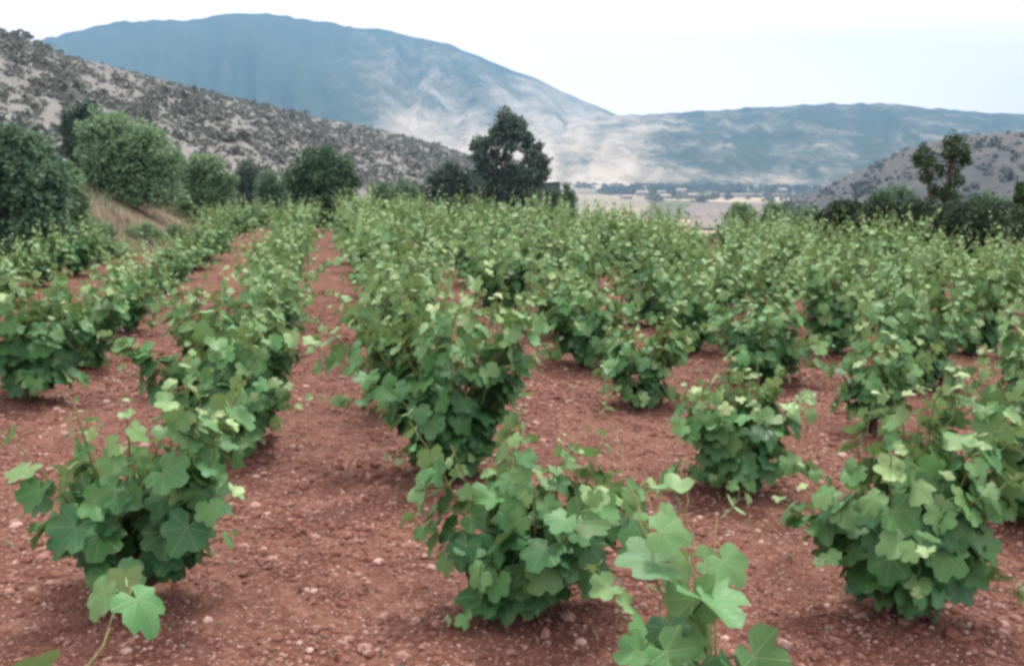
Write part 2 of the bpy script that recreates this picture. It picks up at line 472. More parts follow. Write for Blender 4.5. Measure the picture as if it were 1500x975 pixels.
def shrub(name, base, clumps, n, leaf, mat, seed, label, cat, group=None, stems=5, part='foliage', trunk=None, aspect=0.55):
    """clumps in world metres relative to base"""
    t = link(name, None, label=label, cat=cat, group=group)
    t.location = base
    g = np.random.default_rng(seed)
    if not trunk:
        low = []
        for c, r in clumps:
            z = c[2]-r[2]*0.9
            while z > 0.1:
                low.append(((c[0]*0.96, c[1], z), (r[0]*.95, r[1]*.95, r[2]*.95))); z -= r[2]*0.9
        clumps = list(clumps)+low; n = int(n*(1+0.5*len(low)/max(1, len(clumps)-len(low))))
    # break each clump in smaller sprays so that the outline is ragged
    sub = []
    for c, r in clumps:
        c = np.array(c, float); r = np.array(r, float)
        sub.append((c, r*0.6))
        for k in range(13):
            d = g.normal(0, 1, 3); d /= np.linalg.norm(d); d[2] = abs(d[2])*1.1-0.25
            q = r*g.uniform(0.16, 0.40)
            sub.append((c+d*r*g.uniform(.6, .95), q))
    P, D = clump_points(sub, n, seed)
    keep = P[:, 2] > 0.02
    P, D = P[keep], D[keep]
    V, Fc, r = leaf_cloud(P, D, leaf*g.uniform(0.6, 1.35, len(P)), seed+1, aspect=aspect)
    link(part, np_mesh(part, V, Fc, {'rnd': r}, smooth=False), t, mat)
    J = Join()
    if trunk:
        for path, rad in trunk:
            J.add(*tube(path, rad, 7))
    else:
        for k in range(stems):
            c, rr = clumps[g.integers(len(clumps))]
            top = np.array(c)+g.normal(0, 0.3, 3)*np.array(rr)
            b = np.array([top[0]*0.25+g.normal(0, .06), top[1]*0.25+g.normal(0, .06), -0.08])
            m = (b+top)/2+g.normal(0, 0.06, 3)
            J.add(*tube([b, m, top], [0.035, 0.025, 0.008], 5))
    link('trunk' if trunk else 'stems', J.mesh('stems'), t, M_BARK)
    return t

# ------------------------------------------------------------------ scrub on the near hillside
def scrub_mesh(seed, n=70):
    g = np.random.default_rng(seed)
    cl = [((g.normal(0, .25), g.normal(0, .25), 0.38+g.normal(0, .06)), (0.42, 0.42, 0.36)) for _ in range(4)]
    P, D = clump_points(cl, n, seed, 0.35)
    V, Fc, r = leaf_cloud(P, D, g.uniform(0.24, 0.5, n), seed, 0.0, aspect=0.8)
    return V, Fc, r
SCRUB = [scrub_mesh(100+k) for k in range(10)]
SCRUB_ME = [np_mesh('scrub', v, f, {'rnd': r}, False) for v, f, r in SCRUB]
for me in SCRUB_ME: me.materials.append(M_SCRUB)
pts = []
g = np.random.default_rng(77)
nvv = 90
i0, i1 = np.searchsorted(HU, -90), np.searchsorted(HU, 780)
A, B_, C_ = HP[:nvv-1, i0:i1-1], HP[1:nvv, i0:i1-1], HP[:nvv-1, i0+1:i1]
area = np.linalg.norm(np.cross(B_-A, C_-A), axis=-1)
rr = np.hypot(A[..., 0], A[..., 1])
wgt = area*np.clip((150/rr)**1.1, 0.35, 3.0)*(0.55+0.9*sstep(0.42, 0.60, fbm(A[..., 0]/9, A[..., 1]/9, 51, 3)))
wgt = (wgt/wgt.sum()).ravel()
NS = 6500
ci = g.choice(len(wgt), NS, p=wgt)
ra, rb = g.random(NS), g.random(NS)
Af, Bf, Cf = A.reshape(-1, 3)[ci], B_.reshape(-1, 3)[ci], C_.reshape(-1, 3)[ci]
PS = Af + (Bf-Af)*ra[:, None] + (Cf-Af)*rb[:, None]
SS = np.clip(g.lognormal(-0.72, 0.50, NS), 0.25, 1.9)
show = SS/np.hypot(PS[:, 0], PS[:, 1])
# bearing of each, to keep those inside the view for the single shrubs
rel = PS-np.array([0, 0, EYE]); dep = rel@VF
bx = CX+FPX*(rel@VR)/dep; by = CY-FPX*(rel@VU)/dep
score = show*((bx > -15) & (bx < 700) & (by < 262))
order = np.argsort(-score)
for k in order[:300]:
    o = link('hillside_shrub', SCRUB_ME[k % 10], label='small dark scrub bush dotted over the stony hillside', cat='shrub', group='scrub bushes dotted over the hillside')
    o.location = PS[k]-np.array([0, 0, 0.08]); s = SS[k]
    o.scale = (s*1.1, s*1.1, s*0.95); o.rotation_euler = (0, 0, g.random()*6.28)
Vs, Fs, Rs, off = [], [], [], 0
for k in order[300:]:
    v, f, r = SCRUB[k % 10]
    a = g.random()*6.28; s = SS[k]; c_, s_ = math.cos(a)*s, math.sin(a)*s
    w = np.stack([v[:, 0]*c_-v[:, 1]*s_, v[:, 0]*s_+v[:, 1]*c_, v[:, 2]*s*0.95], 1)+PS[k]-np.array([0, 0, 0.08])
    Vs.append(w); Fs.append(f+off); Rs.append(r); off += len(v)
link('scrub', np_mesh('scrub_mass', np.concatenate(Vs), np.concatenate(Fs), {'rnd': np.concatenate(Rs)}, False), mat=M_SCRUB, kind='stuff',
     label='far scattered scrub higher on the stony hillside', cat='scrub')

# scrub on the dark hill across the valley mouth
Vs, Fs, Rs, off = [], [], [], 0
for k in range(900):
    i, j = g.integers(0, 58), g.integers(0, 125)
    p = HRP[i, j]+(HRP[i+1, j]-HRP[i, j])*g.random()+(HRP[i, j+1]-HRP[i, j])*g.random()
    v, f, r = SCRUB[k % 10]; s = float(np.clip(g.lognormal(.35, .5), .6, 4.5))
    Vs.append(v*s+p-np.array([0, 0, .1*s])); Fs.append(f+off); Rs.append(r); off += len(v)
link('scrub', np_mesh('scrub_mass', np.concatenate(Vs), np.concatenate(Fs), {'rnd': np.concatenate(Rs)}, False), mat=M_SCRUB2, kind='stuff',
     label='dark scrub covering the hill at the valley mouth', cat='scrub')

# ------------------------------------------------------------------ valley floor: fields, woods, pale buildings
M_FIELD = mat_flat('stubble_field', (0.170, 0.155, 0.115), (0.240, 0.215, 0.165), 0.02)
M_EARTH = mat_flat('bare_earth_field', (0.230, 0.190, 0.160), (0.330, 0.280, 0.240), 0.02)
M_MAUVE = mat_flat('mauve_earth_field', (0.115, 0.100, 0.092), (0.175, 0.148, 0.138), 0.03)
def field(px0, px1, d0, d1, mat, label):
    V, Fc = [], []
    n, m = 10, 5
    for j in range(m+1):
        for i in range(n+1):
            u = px0+(px1-px0)*i/n + (6*math.sin(j*2.1+px0) if i in (0, n) else 0); d = d0+(d1-d0)*j/m
            p = sight(u, 260, d); V.append((p[0], p[1], float(G(p[0], p[1]))+0.9))
    for j in range(m):
        for i in range(n):
            a = j*(n+1)+i; Fc.append((a, a+1, a+n+2, a+n+1))
    link('field', np_mesh('field', V, Fc), mat=mat, kind='structure', label=label)
field(845, 950, 520, 1270, M_FIELD, 'bright straw field on the valley floor')
field(1062, 1118, 1560, 1740, M_EARTH, 'pale bare earth patch in the valley')
field(1040, 1160, 1330, 1400, M_EARTH, 'narrow pale strip of bare land')
field(820, 900, 1420, 1720, M_FIELD, 'pale stubble slope beyond the straw field')
field(905, 960, 1560, 1700, M_EARTH, 'pinkish ploughed field below the ridge')
field(1010, 1260, 420, 1000, M_MAUVE, 'mauve bare field below the dark hill')

g = np.random.default_rng(404)
Vs, Fs, Rs, off = [], [], [], 0
def wood(px0, px1, d0, d1, n, s0, s1):
    global off
    for _ in range(n):
        u = g.uniform(px0, px1); d = g.uniform(d0, d1)
        p = sight(u, 260, d); z = float(G(p[0], p[1]))
        s = g.uniform(s0, s1); v, f, r = SCRUB[g.integers(10)]
        Vs.append(v*np.array([s, s, s*g.uniform(0.8, 1.25)])+np.array([p[0], p[1], z])); Fs.append(f+off); Rs.append(r); off += len(v)
wood(880, 1010, 1290, 1520, 120, 5, 9)
wood(1000, 1210, 1420, 1800, 130, 5, 10)
wood(840, 1060, 1700, 1800, 70, 5, 10)
wood(950, 1200, 1010, 1260, 60, 3, 7)
wood(1190, 1300, 700, 1000, 40, 3, 6)
link('woodland', np_mesh('woodland', np.concatenate(Vs), np.concatenate(Fs), {'rnd': np.concatenate(Rs)}, False), mat=M_SCRUB, kind='stuff',
     label='hazy belts of trees along the valley floor', cat='woodland')

M_WALL = mat_flat('whitewash', (0.30, 0.29, 0.28), (0.35, 0.34, 0.33), 0.3)
M_ROOF = mat_flat('pale_roof', (0.26, 0.23, 0.20), (0.32, 0.28, 0.25), 0.3)
M_DARK = mat_flat('dark_opening', (0.03, 0.03, 0.035), (0.05, 0.05, 0.055), 1.0, 0.4)
def building(px, d, w, dp, h, rz, label):
    p = sight(px, 260, d)
    t = link('valley_building', None, label=label, cat='building', group='pale buildings on the valley floor')
    t.location = (p[0], p[1], float(G(p[0], p[1]))-0.3); t.rotation_euler = (0, 0, rz)
    a, b = w/2, dp/2
    V = [(-a, -b, 0), (a, -b, 0), (a, b, 0), (-a, b, 0), (-a, -b, h), (a, -b, h), (a, b, h), (-a, b, h), (-a, 0, h+dp*.22), (a, 0, h+dp*.22)]
    me = bpy.data.meshes.new('wall')
    me.from_pydata(V, [], [(0, 1, 5, 4), (2, 3, 7, 6), (1, 2, 6, 9, 5), (3, 0, 4, 8, 7)])
    link('wall', me, t, M_WALL)
    o_, th = 0.7, 0.35; rh = h+dp*.22; k = dp*.22/b
    V = []
    for x in (-a-o_, a+o_):
        for (y, z) in ((-b-o_, h-o_*k), (0, rh), (b+o_, h-o_*k)):
            V += [(x, y, z+0.02), (x, y, z+th)]
    me = bpy.data.meshes.new('roof')
    me.from_pydata(V, [], [(1, 7, 9, 3), (3, 9, 11, 5), (0, 2, 8, 6), (2, 4, 10, 8), (0, 6, 7, 1), (4, 5, 11, 10), (0, 1, 3, 2), (2, 3, 5, 4), (6, 8, 9, 7), (8, 10, 11, 9)])
    link('roof', me, t, M_ROOF)
    wn = max(2, int(w/6))
    wv = [(-.7, 0, -.8), (.7, 0, -.8), (.7, 0, .8), (-.7, 0, .8), (-.7, .25, -.8), (.7, .25, -.8), (.7, .25, .8), (-.7, .25, .8)]
    for i in range(wn):
        me = bpy.data.meshes.new('window'); me.from_pydata(wv, [], [(0, 1, 2, 3), (0, 4, 5, 1), (1, 5, 6, 2), (2, 6, 7, 3), (3, 7, 4, 0)])
        o = link('window', me, t, M_DARK); o.location = (-a+w*(i+.5)/wn, -b-0.06, h*0.55)
building(941, 1240, 14, 9, 5.5, -0.10, 'pale far building, first of the valley group beyond the straw field')
building(969, 1260, 10, 8, 5.0, 0.10, 'pale far building standing between two others in the valley trees')
building(998, 1300, 12, 9, 7.0, -0.2, 'tall pale far building at the end of the valley group')
building(973, 1130, 13, 8, 4.2, 0.05, 'low pale shed in front of the valley buildings')
building(918, 1110, 11, 7, 4.0, 0.15, 'small pale shed at the edge of the straw field')
building(1146, 1450, 12, 9, 5.0, 0.2, 'lone pale building below the ridge near the mauve field')
building(1014, 1180, 9, 7, 4.5, -0.15, 'small pale house below the tall valley building')

# ------------------------------------------------------------------ trees and bushes round the vineyard
def at(px, py, d): return sight(px, py, d)

def place(px, d):
    p = sight(px, 260, d); return np.array([p[0], p[1], float(G(p[0], p[1]))])

def survey_clumps(base, d, lst, depth=0.9):
    """lst: (bearing, height, radius in survey units, depth shift m)"""
    out = []
    for (px, py, r, dz) in lst:
        p = sight(px, py, d+dz); m = r*d/FPX
        out.append((p-base, (m, m*depth, m*0.92)))
    return out

# big dark tree at the end of the field
D = 44.0; b = place(743, D)
cl = survey_clumps(b, D, [(742, 178, 20, 0), (730, 196, 19, .4), (758, 192, 17, -.3), (770, 206, 15, .3), (724, 212, 18, 0), (776, 219, 14, .2),
     (708, 213, 15, 0), (698, 217, 10, .3), (702, 232, 14, -.3), (720, 236, 20, .4), (783, 236, 17, -.2), (797, 237, 11, 0),
     (790, 256, 18, .2), (765, 262, 22, -.4), (735, 262, 24, .2), (712, 258, 22, .3), (789, 214, 7, 0), (750, 216, 11, -.3), (747, 203, 10, .2), (742, 232, 9, .3), (754, 246, 12, -.4), (700, 274, 20, 0), (722, 282, 24, .3), (752, 284, 24, -.3), (780, 278, 22, 0), (740, 304, 26, 0), (708, 296, 20, 0), (772, 300, 20, .2)])
hh = cl[0][0][2]
tr = [([(0, 0, -.15), (.05, 0, hh*.3), (-.04, .03, hh*.6), (-.02, 0, hh*.98)], [.20, .15, .10, .03])]
for c in cl[4:18]:
    z0 = min(hh*.62, max(.5, c[0][2]*0.6)); tr.append(([(0, 0, z0), (c[0][0]*.5, c[0][1]*.5, z0*.45+c[0][2]*.55), tuple(c[0])], [.07, .045, .015]))
shrub('evergreen_tree', b, cl, 19000, 0.15, M_OAK, 61, 'dark evergreen tree with gaps in its crown rising behind the vine rows', 'tree', trunk=tr, part='crown', aspect=0.6)
D = 42.0; b = place(655, D)
shrub('round_bush', b, survey_clumps(b, D, [(656, 256, 20, 0), (640, 266, 16, 0), (676, 262, 18, .2), (658, 278, 24, 0), (690, 272, 16, 0)]), 6000, 0.13, M_OAK, 62,
      'dark rounded bush leaning against the foot of the evergreen tree', 'bush')
D = 38.0; b = place(830, D)
shrub('sapling', b, survey_clumps(b, D, [(829, 272, 6, 0), (834, 283, 8, 0), (827, 290, 9, 0), (838, 292, 8, 0)]), 900, 0.10, M_BUSH_D, 63, 'small upright sapling just beside the evergreen tree', 'sapling', stems=2)
D = 40.0; b = place(812, D)
shrub('low_bush', b, survey_clumps(b, D, [(812, 284, 12, 0), (800, 288, 10, 0)]), 1200, 0.10, M_OAK, 64, 'low dark bush in the gap between sapling and evergreen tree', 'bush')
# round green bush by the vine rows
D = 31.0; b = place(470, D)
shrub('round_bush', b, survey_clumps(b, D, [(466, 236, 26, 0), (446, 248, 22, .2), (492, 248, 26, -.2), (470, 260, 36, 0), (510, 264, 18, 0), (430, 262, 18, 0), (480, 225, 12, 0)]), 9000, 0.10, M_BUSH_D, 65,
      'round green bush standing alone behind the vine rows', 'bush')
# small bushes along the back edge
for k, (px, py, r, dd) in enumerate([(360, 246, 12, 40), (590, 272, 14, 40), (612, 275, 12, 42), (560, 274, 12, 41), (395, 262, 14, 36)]):
    b = place(px, dd)
    shrub('edge_bush', b, survey_clumps(b, dd, [(px, py, r, 0), (px+r, py+8, r*.8, 0), (px-r*.7, py+10, r*.9, 0), (px, py+18, r, 0)]), 1800, 0.10, M_BUSH_D if k else M_OAK, 70+k,
          ['small dark bush at the foot of the scrub hillside', 'small green bush beside the dark rounded bush at the field end', 'low bush touching the dark rounded bush',
           'small bush between the round green bush and the evergreen tree', 'small bush tucked against the round green bush'][k], 'bush', 'small bushes along the back edge')
# grey green spreading bush on the bank
D = 24.0; b = place(190, D)
shrub('spreading_bush', b, survey_clumps(b, D, [(150, 188, 32, 0), (185, 200, 38, .3), (215, 218, 36, -.2), (160, 220, 40, 0), (200, 240, 38, 0), (245, 238, 30, .2), (135, 205, 26, 0), (228, 205, 22, .2)]),
      9000, 0.10, M_BUSH_L, 81, 'broad grey green bush spreading over the dry bank', 'bush')
D = 27.0; b = place(300, D)
shrub('spreading_bush', b, survey_clumps(b, D, [(292, 240, 22, 0), (312, 246, 18, .2), (275, 252, 20, 0), (300, 262, 22, 0), (335, 262, 12, 0)]), 5000, 0.085, M_BUSH_L, 82,
      'smaller grey green bush trailing from the broad bush towards the hillside', 'bush')
D = 26.0; b = place(118, D)
shrub('dark_bush', b, survey_clumps(b, D, [(115, 172, 20, 0), (128, 160, 14, 0), (118, 195, 26, 0), (104, 184, 10, .2), (118, 225, 26, .2)]), 6500, 0.085, M_OAK, 83,
      'tall dark bush peeking out behind the broad grey green bush', 'bush')
# big dark bush at the border of the frame
D = 15.5; b = place(30, D)
shrub('dark_bush', b, survey_clumps(b, D, [(28, 214, 30, 0), (56, 226, 26, .2), (8, 240, 36, 0), (45, 255, 38, -.2), (76, 250, 20, .2), (-30, 232, 38, 0), (70, 280, 26, 0), (30, 285, 24, -.3), (-40, 265, 44, 0)]),
      10500, 0.085, M_BUSH_D, 84, 'big leafy dark green bush on the red bank at the frame border', 'bush')
D = 17.0; b = place(100, D)
shrub('grey_bush', b, survey_clumps(b, D, [(98, 275, 22, 0), (85, 292, 22, -.2), (112, 296, 16, 0), (70, 302, 14, 0), (96, 250, 14, .2)]), 4200, 0.065, M_BUSH_L, 85,
      'small greyish bush at the foot of the big dark bush', 'bush')
for k, (px, d, py, r, lab) in enumerate([(150, 17.5, 292, 16, 'low tuft of scrub on the dry bank beside the greyish bush'), (205, 20, 276, 13, 'low scrub bush on the dry bank below the broad bush'),
                                        (250, 21, 270, 12, 'small scrub bush where the dry bank meets the vines'), (128, 18.5, 272, 13, 'scrub tuft high on the dry bank between two bushes')]):
    b = place(px, d)
    shrub('bank_scrub', b, [((0, 0, .12), (.24, .24, .2)), ((.22, .05, .08), (.2, .2, .16)), ((-.2, 0, .1), (.2, .2, .16)), ((.05, -.1, .26), (.14, .14, .12))], 1300, 0.055, M_BUSH_L, 180+k, lab, 'bush', 'low scrub on the dry bank')
# stake on the bank
for k, (px, d, h, lab) in enumerate([(93, 16.4, 1.55, 'thin weathered stake standing in front of the big dark bush')]):
    b = place(px, d); J = Join()
    J.add(*tube([(0, 0, -.2), (.01, 0, h*.5), (0.03, 0, h)], [.028, .026, .022], 7))
    o = link('wooden_stake', J.mesh('stake'), mat=mat_bark('stake_wood', (0.30, 0.28, 0.25), (0.42, 0.40, 0.37), 20), label=lab, cat='stake'); o.location = b

# hedge on the right: a line of separate bushes
HB = [(1085, 27.5, 312, 16, 0, 'low brownish bush beginning the hedge line beyond the vines'), (1135, 26.5, 314, 18, 0, 'second low bush of the hedge line, below the mauve field'),
      (1180, 25.0, 318, 20, 1, 'hedge bush where the low bushes give way to taller ones'), (1235, 23.5, 316, 26, 2, 'dark hedge bush below the slope of the dark hill'),
      (1290, 22.5, 316, 30, 2, 'dense dark hedge bush beside the young tree'), (1345, 22.0, 322, 30, 2, 'dark hedge bush directly below the young tree'),
      (1405, 21.0, 326, 33, 2, 'dark hedge bush under the right crown of the young tree'), (1462, 20.0, 330, 36, 2, 'big dark hedge bush past the young tree'),
      (1530, 19.2, 335, 40, 2, 'last dark hedge bush, cut by the frame edge')]
for k, (px, d, py, r, kd, lab) in enumerate(HB):
    b = place(px, d)
    shrub('hedge_bush', b, survey_clumps(b, d, [(px, py, r, 0), (px-r*.8, py+6, r*.7, .3), (px+r*.8, py+4, r*.75, -.2), (px+4, py+r*.8, r, 0), (px-6, py-r*.45, r*.55, .3), (px+r*.5, py-r*.4, r*.5, 0)]),
          3600 if kd < 2 else 6500, 0.075, [M_BUSH_L, M_BUSH_D, M_HEDGE][kd], 120+k, lab, 'bush', 'bushes of the dark hedge')
# pale shrubs behind the hedge
for k, (px, d, py, r, lab) in enumerate([(1310, 30, 285, 18, 'pale grey green bush showing over the hedge below the dark hill'), (1445, 27, 298, 20, 'pale grey green bush showing over the hedge past the young tree')]):
    b = place(px, d)
    shrub('pale_bush', b, survey_clumps(b, d, [(px, py, r, 0), (px-r, py+5, r*.9, 0), (px+r, py+6, r*.9, 0), (px, py+r, r*1.2, 0)]), 3000, 0.08, M_BUSH_D, 140+k, lab, 'bush')
# young twin-stemmed tree
D = 26.0; b = place(1378, D)
cl = survey_clumps(b, D, [(1355, 226, 13, 0), (1350, 243, 12, .2), (1362, 240, 11, -.2), (1356, 262, 12, 0), (1368, 277, 8, 0), (1398, 206, 13, 0), (1392, 224, 15, .2), (1410, 222, 14, -.2),
                          (1402, 240, 14, 0), (1416, 236, 9, 0), (1394, 257, 10, .2), (1390, 280, 11, 0), (1403, 268, 9, 0), (1344, 232, 8, 0), (1376, 252, 9, .2), (1372, 288, 13, 0), (1394, 292, 13, 0)])
cl = [(c, tuple(np.array(r)*1.05)) for c, r in cl]
tr = []
for tip in (0, 5):
    c = cl[tip][0]; tr.append(([(0, 0, -.1), (c[0]*.25, c[1]*.2, c[2]*.35), (c[0]*.75, c[1]*.5, c[2]*.7), tuple(c)], [.06, .05, .03, .01]))
for j in (1, 2, 3, 4, 6, 7, 8, 9, 10, 11):
    c = cl[j][0]; root = cl[0 if j < 5 else 5][0]; q = max(.3, c[2]*0.8)/root[2]
    s = root*np.array([min(1, q*0.9), min(1, q*.7), q]); tr.append(([tuple(s), tuple((s+c)/2+np.array([0, 0, .05])), tuple(c)], [.02, .014, .006]))
shrub('young_tree', b, cl, 3300, 0.085, M_YOUNG, 151, 'slender young tree with two thin leafy crowns rising over the hedge', 'tree', trunk=tr, part='crown')
D = 24.0; b = place(1496, D)
shrub('roadside_bush', b, survey_clumps(b, D, [(1496, 275, 9, 0), (1506, 284, 14, 0), (1512, 300, 20, 0)]), 1500, 0.085, M_YOUNG, 152, 'olive green bush poking over the hedge at the frame edge', 'bush')

# ------------------------------------------------------------------ grape leaves
def leaf_mesh(seed, age, tri='full'):
    g = random.Random(seed)
    # outline as radius over angle from the tip, five lobes, toothed
    key = [(0, 1.0), (14, .88), (27, .70), (40, .82), (54, .90), (68, .76), (82, .60), (98, .70), (114, .72), (130, .62), (148, .54), (164, .36), (174, .12)]
    dep = g.uniform(0.0, 0.5)
    pts = []
    for sgn in (1, -1):
        row = []
        for i, (a, r) in enumerate(key):
            if sgn < 0 and i == 0: continue
            r2 = r + dep*(0.12 if a in (27, 82) else 0) + g.uniform(-.05, .05) + (0.045 if i % 2 else -0.035)
            an = math.radians(a*sgn+g.uniform(-2.5, 2.5))
            row.append((math.sin(an)*r2, math.cos(an)*r2))
        pts.append(row)
    outline = pts[0] + pts[1][::-1]            # closed except basal sinus
    n = len(outline)
    fold, drp, wav, cup = g.uniform(-.12, .55), g.uniform(.10, .65), g.uniform(.03, .11), g.uniform(-.15, .28)
    ph = g.uniform(0, 6.28)
    def surf(x, y):
        r = math.hypot(x, y); an = math.atan2(x, y)
        z = fold*abs(x)*0.8 - drp*max(y, 0)**2*0.5 - cup*r*r*0.6 + wav*r*math.sin(an*5+ph)
        return (x, y, z)
    pl = g.uniform(.40, .62)                   # stalk length in blade units
    bend = math.radians(g.uniform(35, 70))
    V, L = [], []
    def blade(x, y):
        p = surf(x, y)
        # blade hangs from the end of the stalk
        c, s = math.cos(bend), math.sin(bend)
        yy, zz = p[1]*c+p[2]*s, -p[1]*s+p[2]*c
        V.append((p[0]*0.62, yy*0.62+pl, zz*0.62+pl*0.28)); L.append((x, y, 0))
        return len(V)-1
    Fc = []
    c0 = blade(0, 0.03)
    out = [blade(x, y) for x, y in outline]
    mids = [blade(x*.52, y*.52) for x, y in outline[::2]]
    m = len(mids)
    for i in range(m-1):
        a, b = 2*i, 2*i+1; c = min(2*i+2, n-1)
        Fc.append((mids[i], out[a], out[b])); Fc.append((mids[i], out[b], mids[i+1]))
        if c != b: Fc.append((mids[i+1], out[b], out[c]))
        Fc.append((c0, mids[i], mids[i+1]))
    # order of outline goes tip -> one side -> (back) -> other side -> tip; last wedge closes at the tip
    Fc.append((mids[-1], out[n-1], out[0])); Fc.append((mids[-1], out[0], mids[0])); Fc.append((c0, mids[-1], mids[0]))
    # drop the wedge across the basal sinus
    h = len(pts[0])
    bad = set((out[h-1], out[h]))
    Fc = [f for f in Fc if not bad <= set(f)]
    w = 0.022
    k = len(V)
    for t_, zz in ((0, 0), (.5, pl*.2), (1, pl*.28)):
        for sx in (-w, w): V.append((sx, pl*t_, zz)); L.append((0.0, 0.05, 0))
        V.append((0, pl*t_, zz-w*1.5)); L.append((0.0, 0.05, 0))
    for q in (0, 3):
        for a, b in ((0, 1), (1, 2), (2, 0)):
            Fc.append((k+q+a, k+q+b, k+q+3+b)); Fc.append((k+q+a, k+q+3+b, k+q+3+a))
    V = np.array(V); Fc = np.array(Fc)
    # faces look up
    e1 = V[Fc[:, 1]]-V[Fc[:, 0]]; e2 = V[Fc[:, 2]]-V[Fc[:, 0]]
    flip = np.cross(e1, e2)[:, 2]*math.cos(bend)+np.cross(e1, e2)[:, 1]*math.sin(bend) < 0
    Fc[flip] = Fc[flip][:, ::-1]
    return V, Fc, np.array(L)

NAGE, NSH = 6, 6
LEAF = {}
for a in range(NAGE):
    for s in range(NSH):
        v, f, l = leaf_mesh(1000+a*50+s, a/(NAGE-1))
        rnd = R_.random()
        me = np_mesh('leaf', v, f, {'age': np.full(len(v), a/(NAGE-1)), 'rnd': np.full(len(v), rnd), 'lc': l})
        me.materials.append(M_LEAF)
        LEAF[a, s] = (me, v, f, l)

